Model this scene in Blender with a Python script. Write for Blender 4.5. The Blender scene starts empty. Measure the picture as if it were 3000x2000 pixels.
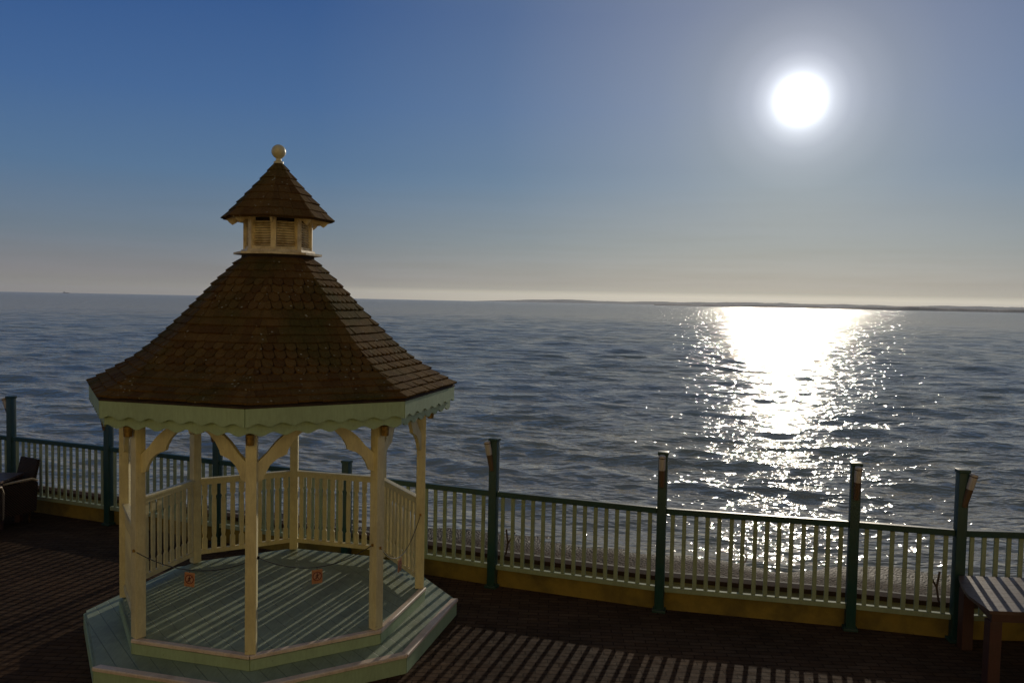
import bpy, bmesh, math, random
import numpy as np
from mathutils import Vector, Matrix
random.seed(7); rng = np.random.default_rng(41)
S = bpy.context.scene
COL = S.collection
PI = math.pi
def R(d): return math.radians(d)

# ------------------------------------------------------------------ camera numbers
H = 3.5
PITCH, ROLL, LENS = 0.0491, 0.0200, 28.6
SUN_EL, SUN_AZ = R(13.33), R(18.96)          # azimuth from +Y towards +X
SEA = -2.6

# ------------------------------------------------------------------ helpers
class MB:
    def __init__(s): s.v = []; s.f = []; s.m = []
    def add(s, vs, fs, mi=0):
        b = len(s.v); s.v += [tuple(v) for v in vs]
        for f in fs: s.f.append(tuple(b + i for i in f)); s.m.append(mi)
    def box(s, x0, y0, z0, x1, y1, z1, mi=0, M=None, bev=0.0):
        if bev > 0:
            b = bev
            bm = bmesh.new(); bmesh.ops.create_cube(bm, size=1)
            for v in bm.verts: v.co = Vector((x0 + (v.co.x + .5) * (x1 - x0), y0 + (v.co.y + .5) * (y1 - y0), z0 + (v.co.z + .5) * (z1 - z0)))
            bmesh.ops.bevel(bm, geom=list(bm.edges), offset=b, segments=2, profile=.6, affect='EDGES')
            bm.verts.index_update()
            vs = [(M @ v.co if M else v.co) for v in bm.verts]
            fs = [[v.index for v in f.verts] for f in bm.faces]; bm.free()
            s.add(vs, fs, mi); return
        vs = [Vector(p) for p in ((x0,y0,z0),(x1,y0,z0),(x1,y1,z0),(x0,y1,z0),(x0,y0,z1),(x1,y0,z1),(x1,y1,z1),(x0,y1,z1))]
        if M: vs = [M @ v for v in vs]
        s.add(vs, [(0,3,2,1),(4,5,6,7),(0,1,5,4),(1,2,6,5),(2,3,7,6),(3,0,4,7)], mi)
    def prism(s, pts, y0, y1, mi=0, M=None):
        """outline in XZ extruded along Y"""
        n = len(pts)
        vs = [Vector((p[0], y0, p[1])) for p in pts] + [Vector((p[0], y1, p[1])) for p in pts]
        if M: vs = [M @ v for v in vs]
        fs = [tuple(range(n)), tuple(range(2*n-1, n-1, -1))] + [(i, i+n, (i+1) % n + n, (i+1) % n) for i in range(n)]
        s.add(vs, fs, mi)
    def strip(s, top, bot, y0, y1, mi=0, M=None):
        """board between two polylines (XZ) with the same count, thickness in Y"""
        n = len(top); vs = []
        for y in (y0, y1):
            vs += [Vector((p[0], y, p[1])) for p in top] + [Vector((p[0], y, p[1])) for p in bot]
        if M: vs = [M @ v for v in vs]
        fs = []
        for i in range(n-1):
            fs.append((i, n+i, n+i+1, i+1)); o = 2*n
            fs.append((o+i, o+i+1, o+n+i+1, o+n+i))
            fs.append((i, i+1, o+i+1, o+i)); fs.append((n+i, o+n+i, o+n+i+1, n+i+1))
        fs.append((0, 2*n, 3*n, n)); fs.append((n-1, 2*n-1, 4*n-1, 3*n-1))
        s.add(vs, fs, mi)
    def poly(s, ring0, ring1, mi=0, caps=True):
        n = len(ring0); fs = [(i, (i+1) % n, (i+1) % n + n, i+n) for i in range(n)]
        if caps: fs += [tuple(range(n-1, -1, -1)), tuple(range(n, 2*n))]
        s.add(list(ring0) + list(ring1), fs, mi)
    def lathe(s, prof, seg=16, mi=0, M=None):
        vs = []
        for r, z in prof:
            for k in range(seg):
                a = 2*PI*k/seg; v = Vector((r*math.cos(a), r*math.sin(a), z)); vs.append(M @ v if M else v)
        fs = []
        for j in range(len(prof)-1):
            for k in range(seg):
                k2 = (k+1) % seg; fs.append((j*seg+k, j*seg+k2, (j+1)*seg+k2, (j+1)*seg+k))
        fs.append(tuple(range(seg-1, -1, -1))); o = (len(prof)-1)*seg; fs.append(tuple(range(o, o+seg)))
        s.add(vs, fs, mi)
    def tube(s, pts, r, seg=8, mi=0):
        pts = [Vector(p) for p in pts]; vs = []
        up = Vector((0, 0, 1))
        for i, p in enumerate(pts):
            t = (pts[min(i+1, len(pts)-1)] - pts[max(i-1, 0)]).normalized()
            a = t.cross(up)
            if a.length < 1e-3: a = t.cross(Vector((0, 1, 0)))
            a.normalize(); b = a.cross(t)
            rr = r[i] if isinstance(r, (list, tuple)) else r
            for k in range(seg):
                q = 2*PI*k/seg; vs.append(p + a*math.cos(q)*rr + b*math.sin(q)*rr)
        fs = []
        for j in range(len(pts)-1):
            for k in range(seg):
                k2 = (k+1) % seg; fs.append((j*seg+k, j*seg+k2, (j+1)*seg+k2, (j+1)*seg+k))
        fs.append(tuple(range(seg-1, -1, -1))); o = (len(pts)-1)*seg; fs.append(tuple(range(o, o+seg)))
        s.add(vs, fs, mi)
    def build(s, name, mats, parent=None, loc=None, rz=None, smooth=False):
        me = bpy.data.meshes.new(name); me.from_pydata(s.v, [], s.f)
        mats = mats if isinstance(mats, (list, tuple)) else [mats]
        for m in mats: me.materials.append(m)
        me.polygons.foreach_set('material_index', s.m)
        bm = bmesh.new(); bm.from_mesh(me); bmesh.ops.recalc_face_normals(bm, faces=bm.faces); bm.to_mesh(me); bm.free()
        if smooth:
            me.polygons.foreach_set('use_smooth', [True]*len(me.polygons))
            me.set_sharp_from_angle(angle=R(38))
        me.update()
        o = bpy.data.objects.new(name, me); COL.objects.link(o)
        if parent: o.parent = parent
        if loc: o.location = loc
        if rz is not None: o.rotation_euler = (0, 0, rz)
        return o
def tag(o, label=None, cat=None, group=None, kind=None):
    if label: o['label'] = label
    if cat: o['category'] = cat
    if group: o['group'] = group
    if kind: o['kind'] = kind
    return o
def empty(name, loc=(0,0,0), rz=0):
    o = bpy.data.objects.new(name, None); o.empty_display_size = .2; COL.objects.link(o); o.location = loc; o.rotation_euler = (0,0,rz); return o
def cp(o, parent=None, loc=None, rz=None):
    c = o.copy(); COL.objects.link(c); c.parent = parent
    if loc is not None: c.location = loc
    if rz is not None: c.rotation_euler = (0, 0, rz)
    return c

# ------------------------------------------------------------------ materials
def newmat(name):
    m = bpy.data.materials.new(name); m.use_nodes = True
    nt = m.node_tree; b = nt.nodes['Principled BSDF']
    return m, nt, b
def N(nt, t, **k):
    n = nt.nodes.new(t)
    for a, v in k.items():
        if a in n.inputs: n.inputs[a].default_value = v
        else: setattr(n, a, v)
    return n
def L(nt, a, b): nt.links.new(a, b)
def ramp(nt, fac, stops, interp='LINEAR'):
    r = nt.nodes.new('ShaderNodeValToRGB'); r.color_ramp.interpolation = interp
    e = r.color_ramp.elements
    while len(e) > 1: e.remove(e[0])
    for i, (p, c) in enumerate(stops):
        x = e[0] if i == 0 else e.new(p)
        x.position = p; x.color = (c[0], c[1], c[2], 1) if len(c) == 3 else c
    L(nt, fac, r.inputs[0]); return r
def mixc(nt, fac, a, b, mode='MIX'):
    n = nt.nodes.new('ShaderNodeMix'); n.data_type = 'RGBA'; n.blend_type = mode
    for i, v in ((0, fac), (6, a), (7, b)):
        if hasattr(v, 'default_value') or hasattr(v, 'is_linked'): L(nt, v, n.inputs[i])
        elif isinstance(v, (int, float)): n.inputs[i].default_value = v
        else: n.inputs[i].default_value = (v[0], v[1], v[2], 1)
    return n.outputs[2]
def bumpn(nt, h, dist, strength=1.0, normal=None):
    b = N(nt, 'ShaderNodeBump'); b.inputs['Strength'].default_value = strength; b.inputs['Distance'].default_value = dist
    L(nt, h, b.inputs['Height'])
    if normal: L(nt, normal, b.inputs['Normal'])
    return b.outputs['Normal']
def coords(nt, scale=(1,1,1), rot=(0,0,0), kind='Object'):
    tc = N(nt, 'ShaderNodeTexCoord'); mp = N(nt, 'ShaderNodeMapping'); mp.inputs['Scale'].default_value = scale; mp.inputs['Rotation'].default_value = rot
    L(nt, tc.outputs[kind], mp.inputs['Vector']); return mp.outputs[0]
def noise(nt, vec, scale, detail=4, rough=.55):
    n = N(nt, 'ShaderNodeTexNoise'); n.inputs['Scale'].default_value = scale; n.inputs['Detail'].default_value = detail; n.inputs['Roughness'].default_value = rough
    L(nt, vec, n.inputs['Vector']); return n.outputs['Fac']
def painted(name, col, dirt, rough=.45, amount=.5, grain=(6,6,1.2), dirtscale=3.0):
    """painted timber: brush grain, soft weathering, chips of grime"""
    m, nt, b = newmat(name)
    v = coords(nt, grain); v2 = coords(nt)
    g = noise(nt, v, 9, 6, .6); d = noise(nt, v2, dirtscale, 6, .65); c = noise(nt, v2, 26, 4, .6)
    r1 = ramp(nt, d, [(.42, (0,0,0)), (.72, (1,1,1))]); r2 = ramp(nt, c, [(.66, (0,0,0)), (.74, (1,1,1))])
    a = mixc(nt, r1.outputs[0], col, tuple(col[i]*(1-amount)+dirt[i]*amount for i in range(3)))
    a2 = mixc(nt, r2.outputs[0], a, tuple(.35*col[i]+.65*dirt[i] for i in range(3)))
    gr = ramp(nt, g, [(.3, (.88,.88,.88)), (.7, (1.06,1.06,1.06))])
    L(nt, mixc(nt, 1.0, a2, gr.outputs[0], 'MULTIPLY'), b.inputs['Base Color'])
    rr = N(nt, 'ShaderNodeMapRange'); rr.inputs[3].default_value = rough-.1; rr.inputs[4].default_value = rough+.2; L(nt, d, rr.inputs[0]); L(nt, rr.outputs[0], b.inputs['Roughness'])
    L(nt, bumpn(nt, g, .002, .6), b.inputs['Normal'])
    return m
def flat(name, c, rough=.5):
    mm, nt, b = newmat(name); L(nt, ramp(nt, noise(nt, coords(nt), 40, 4), [(.3, tuple(x*.75 for x in c)), (.7, c)]).outputs[0], b.inputs['Base Color']); b.inputs['Roughness'].default_value = rough; return mm
CREAM = painted('cream_painted_wood', (.75,.66,.37), (.32,.22,.09), .42, .45)
CREAM2 = painted('weathered_cream_wood', (.80,.66,.38), (.30,.17,.05), .5, .75, dirtscale=9)
MINT = painted('mint_painted_wood', (.36,.47,.27), (.18,.20,.10), .5, .35)
TEAL = painted('dark_teal_paint', (.013,.058,.050), (.05,.05,.035), .38, .5)
PALE = painted('pale_green_paint', (.31,.365,.225), (.12,.14,.07), .7, .45)
REDWOOD = painted('red_brown_timber', (.075,.030,.022), (.03,.02,.015), .5, .5)
YELLOW = painted('ochre_masonry_paint', (.27,.185,.03), (.06,.05,.018), .85, .95, (1,1,1), 1.7)
BROWN = painted('brown_timber', (.10,.05,.03), (.04,.03,.02), .6, .5)
NOSE = painted('cream_nosing', (.74,.60,.46), (.33,.20,.12), .35, .5, dirtscale=6)
METAL, nt, b = newmat('dull_brass'); b.inputs['Base Color'].default_value = (.22,.13,.035,1); b.inputs['Metallic'].default_value = .6; b.inputs['Roughness'].default_value = .45
n_ = noise(nt, coords(nt), 30, 4); L(nt, ramp(nt, n_, [(.35,(.20,.11,.03)),(.7,(.45,.28,.07))]).outputs[0], b.inputs['Base Color'])
WHITE = painted('white_lamp_enamel', (.52,.46,.40), (.4,.33,.28), .35, .4)
BLACK, nt, b = newmat('black_cord'); b.inputs['Base Color'].default_value = (.015,.014,.012,1); b.inputs['Roughness'].default_value = .6
n_ = noise(nt, coords(nt), 60, 3); L(nt, bumpn(nt, n_, .002), b.inputs['Normal'])

def deck_mat():
    m, nt, b = newmat('teal_green_decking')
    v = coords(nt, (1,1,1), (0,0,R(-38)))
    w = N(nt, 'ShaderNodeTexWave'); w.wave_type = 'BANDS'; w.bands_direction = 'X'; w.wave_profile = 'SAW'; w.inputs['Scale'].default_value = 2.2; w.inputs['Distortion'].default_value = 0
    L(nt, v, w.inputs['Vector'])
    groove = ramp(nt, w.outputs['Fac'], [(0,(0,0,0)),(.035,(1,1,1)),(.965,(1,1,1)),(1,(0,0,0))])
    d = noise(nt, coords(nt), 2.3, 7, .62); g = noise(nt, coords(nt, (20,2,2), (0,0,R(-38))), 3, 5)
    c = ramp(nt, d, [(.30,(.16,.195,.12)),(.5,(.255,.315,.21)),(.7,(.31,.375,.26))])
    c2 = mixc(nt, .5, c.outputs[0], ramp(nt, g, [(.3,(.7,.7,.7)),(.7,(1.1,1.1,1.1))]).outputs[0], 'MULTIPLY')
    c3 = mixc(nt, groove.outputs[0], (.13,.16,.11), c2)
    L(nt, c3, b.inputs['Base Color'])
    rr = N(nt, 'ShaderNodeMapRange'); rr.inputs[3].default_value = .38; rr.inputs[4].default_value = .7; L(nt, d, rr.inputs[0]); L(nt, rr.outputs[0], b.inputs['Roughness'])
    L(nt, bumpn(nt, g, .0015, 1, bumpn(nt, groove.outputs[0], .004)), b.inputs['Normal'])
    return m
DECK = deck_mat()

def shingle_mat():
    m, nt, b = newmat('weathered_cedar_shingle')
    geo = N(nt, 'ShaderNodeNewGeometry')
    isl = ramp(nt, geo.outputs['Random Per Island'], [(0,(.105,.054,.018)),(.35,(.135,.074,.024)),(.7,(.165,.094,.029)),(1,(.125,.074,.024))])
    v = coords(nt)
    big = noise(nt, v, 1.7, 5); moss = ramp(nt, big, [(.47,(0,0,0)),(.66,(.8,.8,.8))])
    a = mixc(nt, moss.outputs[0], isl.outputs[0], (.075,.065,.018))
    # lichen spots
    vo = N(nt, 'ShaderNodeTexVoronoi'); vo.inputs['Scale'].default_value = 22; vo.inputs['Randomness'].default_value = 1; L(nt, v, vo.inputs['Vector'])
    sp = ramp(nt, vo.outputs['Distance'], [(.0,(1,1,1)),(.17,(1,1,1)),(.25,(0,0,0))])
    cl = ramp(nt, noise(nt, v, 3.2, 5, .7), [(.50,(0,0,0)),(.58,(1,1,1))])
    sel = ramp(nt, vo.outputs['Color'], [(.5,(0,0,0)),(.55,(1,1,1))])
    f = mixc(nt, 1.0, mixc(nt, 1.0, sp.outputs[0], cl.outputs[0], 'MULTIPLY'), sel.outputs[0], 'MULTIPLY')
    a = mixc(nt, f, a, (.34,.31,.21))
    fine = noise(nt, coords(nt, (1,1,1)), 55, 5, .7)
    a = mixc(nt, .8, a, ramp(nt, fine, [(.3,(.55,.55,.55)),(.7,(1.25,1.25,1.25))]).outputs[0], 'MULTIPLY')
    L(nt, a, b.inputs['Base Color']); b.inputs['Roughness'].default_value = .9; b.inputs['Specular IOR Level'].default_value = .04
    L(nt, bumpn(nt, fine, .006, .9), b.inputs['Normal'])
    return m
SHINGLE = shingle_mat()
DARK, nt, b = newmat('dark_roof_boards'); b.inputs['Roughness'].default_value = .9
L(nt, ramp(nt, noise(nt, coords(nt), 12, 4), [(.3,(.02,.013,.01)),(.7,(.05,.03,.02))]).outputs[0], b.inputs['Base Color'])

def paving_mat():
    m, nt, b = newmat('block_paving')
    v = coords(nt, (1,1,1), (0,0,R(3)))
    wob = noise(nt, v, 1.2, 2)
    br = N(nt, 'ShaderNodeTexBrick'); br.inputs['Scale'].default_value = 1; br.inputs['Brick Width'].default_value = .225; br.inputs['Row Height'].default_value = .08
    br.inputs['Mortar Size'].default_value = .006; br.inputs['Mortar Smooth'].default_value = .3; br.inputs['Bias'].default_value = 0
    br.inputs['Color1'].default_value = (.5,.5,.5,1); br.inputs['Color2'].default_value = (1,1,1,1); br.inputs['Mortar'].default_value = (.16,.16,.16,1)
    L(nt, v, br.inputs['Vector'])
    tone = ramp(nt, br.outputs['Color'], [(0,(.012,.009,.007)),(.28,(.064,.039,.024)),(.6,(.083,.052,.032)),(1,(.105,.069,.043))])
    st = noise(nt, v, .7, 7, .7)
    a = mixc(nt, .85, tone.outputs[0], ramp(nt, st, [(.3,(.35,.35,.33)),(.5,(.85,.82,.8)),(.68,(1.25,1.15,1.05))]).outputs[0], 'MULTIPLY')
    fn = noise(nt, v, 70, 5, .7)
    a = mixc(nt, .6, a, ramp(nt, fn, [(.3,(.6,.6,.6)),(.7,(1.25,1.25,1.25))]).outputs[0], 'MULTIPLY')
    L(nt, a, b.inputs['Base Color'])
    rr = N(nt, 'ShaderNodeMapRange'); rr.inputs[3].default_value = .55; rr.inputs[4].default_value = .95; L(nt, st, rr.inputs[0]); L(nt, rr.outputs[0], b.inputs['Roughness'])
    b.inputs['Specular IOR Level'].default_value = .02
    hh = mixc(nt, .35, br.outputs['Fac'], br.outputs['Color'])
    inv = N(nt, 'ShaderNodeMath', operation='SUBTRACT'); inv.inputs[0].default_value = 1; L(nt, br.outputs['Fac'], inv.inputs[1])
    tilt = noise(nt, v, 7.5, 1)
    n1 = bumpn(nt, inv.outputs[0], .004); n2 = bumpn(nt, br.outputs['Color'], .006, .8, n1); n3 = bumpn(nt, tilt, .02, .7, n2); n4 = bumpn(nt, fn, .003, .8, n3)
    L(nt, n4, b.inputs['Normal'])
    return m
PAVE = paving_mat()
def shingle_beach():
    m, nt, b = newmat('shingle_pebbles')
    v = coords(nt)
    vo = N(nt, 'ShaderNodeTexVoronoi'); vo.inputs['Scale'].default_value = 16; L(nt, v, vo.inputs['Vector'])
    c = ramp(nt, vo.outputs['Color'], [(.1,(.075,.043,.025)),(.5,(.12,.074,.043)),(.9,(.19,.128,.080))])
    d = ramp(nt, vo.outputs['Distance'], [(0,(1.1,1.1,1.1)),(.6,(.4,.4,.4))])
    a = mixc(nt, 1, c.outputs[0], d.outputs[0], 'MULTIPLY')
    a = mixc(nt, .5, a, ramp(nt, noise(nt, v, .8, 5), [(.35,(.5,.5,.5)),(.65,(1.1,1.1,1.1))]).outputs[0], 'MULTIPLY')
    gz_ = N(nt, 'ShaderNodeNewGeometry'); sz = N(nt, 'ShaderNodeSeparateXYZ'); L(nt, gz_.outputs['Position'], sz.inputs[0])
    wet = N(nt, 'ShaderNodeMapRange'); wet.inputs[1].default_value = SEA+.05; wet.inputs[2].default_value = SEA+.12; wet.inputs[3].default_value = 1; wet.inputs[4].default_value = 0; L(nt, sz.outputs[2], wet.inputs[0])
    a = mixc(nt, wet.outputs[0], a, mixc(nt, 1, a, (.45,.45,.45), 'MULTIPLY'))
    rw = N(nt, 'ShaderNodeMapRange'); rw.inputs[3].default_value = .75; rw.inputs[4].default_value = .6; L(nt, wet.outputs[0], rw.inputs[0]); L(nt, rw.outputs[0], b.inputs['Roughness'])
    rs = N(nt, 'ShaderNodeMapRange'); rs.inputs[3].default_value = .03; rs.inputs[4].default_value = .06; L(nt, wet.outputs[0], rs.inputs[0]); L(nt, rs.outputs[0], b.inputs['Specular IOR Level'])
    L(nt, a, b.inputs['Base Color'])
    inv = N(nt, 'ShaderNodeMath', operation='SUBTRACT'); inv.inputs[0].default_value = 1; L(nt, vo.outputs['Distance'], inv.inputs[1])
    L(nt, bumpn(nt, inv.outputs[0], .05), b.inputs['Normal'])
    return m
BEACH = shingle_beach()
def water_mat():
    m, nt, b = newmat('sea_water')
    geo = N(nt, 'ShaderNodeNewGeometry'); sx = N(nt, 'ShaderNodeSeparateXYZ'); L(nt, geo.outputs['Position'], sx.inputs[0])
    n0 = noise(nt, coords(nt, (.55,1.0,1), (0,0,R(9))), .7, 3, .6)
    n1 = noise(nt, coords(nt, (.6,1.1,1), (0,0,R(10))), 2.5, 2, .55)
    n2 = noise(nt, coords(nt, (.6,1.1,1), (0,0,R(-12))), 8, 1, .5)
    silt = noise(nt, coords(nt, (.4,1,1), (0,0,R(6))), .05, 5, .6)
    c = ramp(nt, silt, [(.35,(.43,.39,.30)),(.62,(.48,.39,.22))])
    L(nt, c.outputs[0], b.inputs['Base Color']); b.inputs['IOR'].default_value = 1.333
    lg = N(nt, 'ShaderNodeMath', operation='LOGARITHM'); L(nt, sx.outputs[1], lg.inputs[0]); lg.inputs[1].default_value = 10
    mr = N(nt, 'ShaderNodeMapRange'); mr.inputs[1].default_value = 1.3; mr.inputs[2].default_value = 3.0; mr.inputs[3].default_value = .06; mr.inputs[4].default_value = .13
    L(nt, lg.outputs[0], mr.inputs[0]); L(nt, mr.outputs[0], b.inputs['Roughness'])
    far = N(nt, 'ShaderNodeMapRange'); far.inputs[1].default_value = 22; far.inputs[2].default_value = 110; far.inputs[3].default_value = 0.6; far.inputs[4].default_value = 1
    L(nt, sx.outputs[1], far.inputs[0])
    hb = N(nt, 'ShaderNodeBump'); hb.inputs['Distance'].default_value = .60; L(nt, n0, hb.inputs['Height']); L(nt, far.outputs[0], hb.inputs['Strength'])
    n3 = noise(nt, coords(nt, (.3,1.0,1), (0,0,R(7))), .11, 4, .6)
    f3 = N(nt, 'ShaderNodeMapRange'); f3.inputs[1].default_value = 60; f3.inputs[2].default_value = 400; L(nt, sx.outputs[1], f3.inputs[0])
    h3 = N(nt, 'ShaderNodeBump'); h3.inputs['Distance'].default_value = 4.2; L(nt, n3, h3.inputs['Height']); L(nt, f3.outputs[0], h3.inputs['Strength']); L(nt, h3.outputs['Normal'], hb.inputs['Normal'])
    nn = bumpn(nt, n1, .13, 1, hb.outputs['Normal']); nn = bumpn(nt, n2, .026, 1, nn)
    L(nt, nn, b.inputs['Normal'])
    return m
WATER = water_mat()

# ------------------------------------------------------------------ gazebo
GX, GY = -2.4907, 8.6314
A0 = 0.1429                     # angle of the front post
RP, ZD, RS, ZS = 1.545, .322, 1.955, .185
RE, ZE = 1.905, 2.585
C8, T8, S8 = math.cos(PI/8), math.tan(PI/8), math.sin(PI/8)
def dirv(t): return Vector((math.sin(t), -math.cos(t), 0))
def tanv(t): return Vector((math.cos(t), math.sin(t), 0))
def octo(r, z): return [dirv(A0 + i*PI/4)*r + Vector((0,0,z)) for i in range(8)]
gz = empty('gazebo', (GX, GY, 0))
tag(gz, 'octagonal white timber gazebo with brown shingled roof and louvred cupola on a green stepped deck', 'gazebo')
# step and deck
m = MB(); m.poly(octo(RS-.015, 0), octo(RS-.015, ZS-.03)); m.poly(octo(RS-.03, ZS-.0299), octo(RS-.03, ZS)); 
step = m.build('step', DECK, gz)
# riser skin of vertical boards in mint
m = MB()
for i in range(8):
    t = A0 + (i+.5)*PI/4; Ms = Matrix.Translation(dirv(t)*(RS-.015)*C8) @ Matrix.Rotation(t, 4, 'Z'); w = (RS-.015)*S8
    m.box(-w, -.012, .004, w, -.001, ZS-.034, M=Ms)
m.build('step_riser', MINT, gz)
m = MB()
for i in (7, 0, 1):
    t = A0 + (i+.5)*PI/4; Ms = Matrix.Translation(dirv(t)*RS*C8) @ Matrix.Rotation(t, 4, 'Z'); w = RS*S8; w2 = (RS-.075)*S8
    zt, zb = ZS+.006, ZS-.026
    vs = [(-w,-.012,zb),(w,-.012,zb),(w2,.06,zb),(-w2,.06,zb),(-w,-.012,zt-.008),(w,-.012,zt-.008),(w2,.06,zt),(-w2,.06,zt),(-w,-.004,zt),(w,-.004,zt)]
    vs = [Ms @ Vector(v) for v in vs]
    m.add(vs, [(0,1,2,3),(0,4,5,1),(4,8,9,5),(8,7,6,9),(3,2,6,7),(0,3,7,8,4),(1,5,9,6,2)])
m.build('step_nosing', NOSE, gz)
m = MB(); m.poly(octo(RP+.045, ZS+.001), octo(RP+.045, ZD-.03)); m.poly(octo(RP+.02, ZD-.0299), octo(RP+.02, ZD))
m.build('deck', DECK, gz)
m = MB()
for i in range(8):
    t = A0 + (i+.5)*PI/4; Ms = Matrix.Translation(dirv(t)*(RP+.045)*C8) @ Matrix.Rotation(t, 4, 'Z'); w = (RP+.045)*S8
    m.box(-w, -.012, ZS+.004, w, -.001, ZD-.036, M=Ms)
m.build('deck_riser', MINT, gz)
m = MB()
for i in (7, 0, 1):
    t = A0 + (i+.5)*PI/4; Ms = Matrix.Translation(dirv(t)*(RP+.055)*C8) @ Matrix.Rotation(t, 4, 'Z'); w = (RP+.055)*S8; w2 = (RP-.005)*S8
    zt, zb = ZD+.006, ZD-.026
    vs = [(-w,-.012,zb),(w,-.012,zb),(w2,.045,zb),(-w2,.045,zb),(-w,-.012,zt-.008),(w,-.012,zt-.008),(w2,.045,zt),(-w2,.045,zt),(-w,-.004,zt),(w,-.004,zt)]
    vs = [Ms @ Vector(v) for v in vs]
    m.add(vs, [(0,1,2,3),(0,4,5,1),(4,8,9,5),(8,7,6,9),(3,2,6,7),(0,3,7,8,4),(1,5,9,6,2)])
m.build('deck_nosing', NOSE, gz)
# posts, brackets, spotlights
PT = 2.42
m = MB(); m.box(-.048,-.048,ZD+.007,.048,.048,PT, bev=.006); post0 = m.build('post', CREAM, gz, smooth=True)
RPC = RP - .01
for i in range(8):
    t = A0 + i*PI/4; p = post0 if i == 0 else cp(post0, gz)
    p.location = dirv(t)*RPC; p.rotation_euler = (0,0,t)
# bracket outline (u from the post centre, v up)
lo = [(.0,.0),(.055,.02),(.075,.075),(.115,.145),(.175,.195),(.265,.23),(.275,.27),(.315,.34),(.385,.41),(.47,.46),(.56,.50)]
hi = [(.0,.145),(.05,.19),(.095,.23),(.135,.28),(.175,.325),(.215,.36),(.255,.393),(.305,.42),(.355,.445),(.42,.475),(.50,.515)]
lo = [(x+.04, z+1.86) for x, z in lo]; hi = [(x+.036, z+1.885) for x, z in hi]
m = MB(); m.strip(hi, lo, -.02, .02); br0 = m.build('bracket', CREAM, gz)
m = MB(); m.strip([(-x, z) for x, z in hi], [(-x, z) for x, z in lo], -.02, .02); br1 = m.build('bracket', CREAM, gz)
first = True
for i in range(8):
    t = A0 + i*PI/4
    for b_, sgn in ((br0, 1), (br1, -1)):
        o = b_ if i == 0 else cp(b_, gz)
        o.location = dirv(t)*RPC; o.rotation_euler = (0,0,t + sgn*PI/8)
m = MB()
for i in range(8):
    t = A0 + (i+.5)*PI/4; Ms = Matrix.Translation(dirv(t)*RPC*C8) @ Matrix.Rotation(t, 4, 'Z'); w = RPC*S8
    m.box(-w,-.045,PT,w,.045,PT+.12, M=Ms)
m.build('roof_beam', CREAM, gz)
m = MB()
m.lathe([(.026,.0),(.036,.004),(.040,.06),(.040,.095),(.030,.105)], 14, 0, Matrix.Translation((0,-.095,PT-.215)))
m.box(-.014,-.056,PT-.15,.014,-.0505,PT-.08); m.box(-.008,-.09,PT-.115,.008,-.052,PT-.100)
sp0 = m.build('spotlight', METAL, gz, smooth=True)
for k, i in enumerate((0, 1, 2, 7, 6)):
    t = A0 + i*PI/4 + {0:-.25,1:.0,2:.3,7:-.0,6:-.2}[i]; o = sp0 if k == 0 else cp(sp0, gz)
    o.location = dirv(A0+i*PI/4)*RPC; o.rotation_euler = (0,0,A0+i*PI/4)
# railings
BW = 2*RPC*S8
def baluster_pts(h):
    prof = [(0,.030),(.16,.030),(.19,.017),(.25,.024),(.5,.027),(.75,.024),(.81,.017),(.84,.030),(1,.030)]
    return prof
m = MB(); w = BW/2 - .052
m.box(-w,-.035,ZD+.975,w,.035,ZD+1.005, bev=.006); m.box(-w,-.022,ZD+.93,w,.022,ZD+.974)
rail0 = m.build('railing', CREAM, gz)
m = MB(); m.box(-w,-.025,ZD+.095,w,.025,ZD+.145, bev=.004); brl0 = m.build('bottom_rail', CREAM, rail0)
NB = 10; hb = .784
m = MB(); pr = baluster_pts(hb); n_sub = []
left = [(-w_, z_*hb) for z_, w_ in pr]; right = [(w_, z_*hb) for z_, w_ in pr]
m.strip(left, right, -.011, .011)
bal0 = m.build('baluster', CREAM, rail0)
for k, i in enumerate((2, 3, 4, 5, 6)):
    t = A0 + (i+.5)*PI/4; o = rail0 if k == 0 else cp(rail0, gz)
    o.location = dirv(t)*RPC*C8; o.rotation_euler = (0,0,t)
    if k: cp(brl0, o)
    for j in range(NB):
        b_ = bal0 if (k == 0 and j == 0) else cp(bal0, o)
        b_.location = (-w + (j+.5)*2*w/NB, 0, ZD+.1455)
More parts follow.
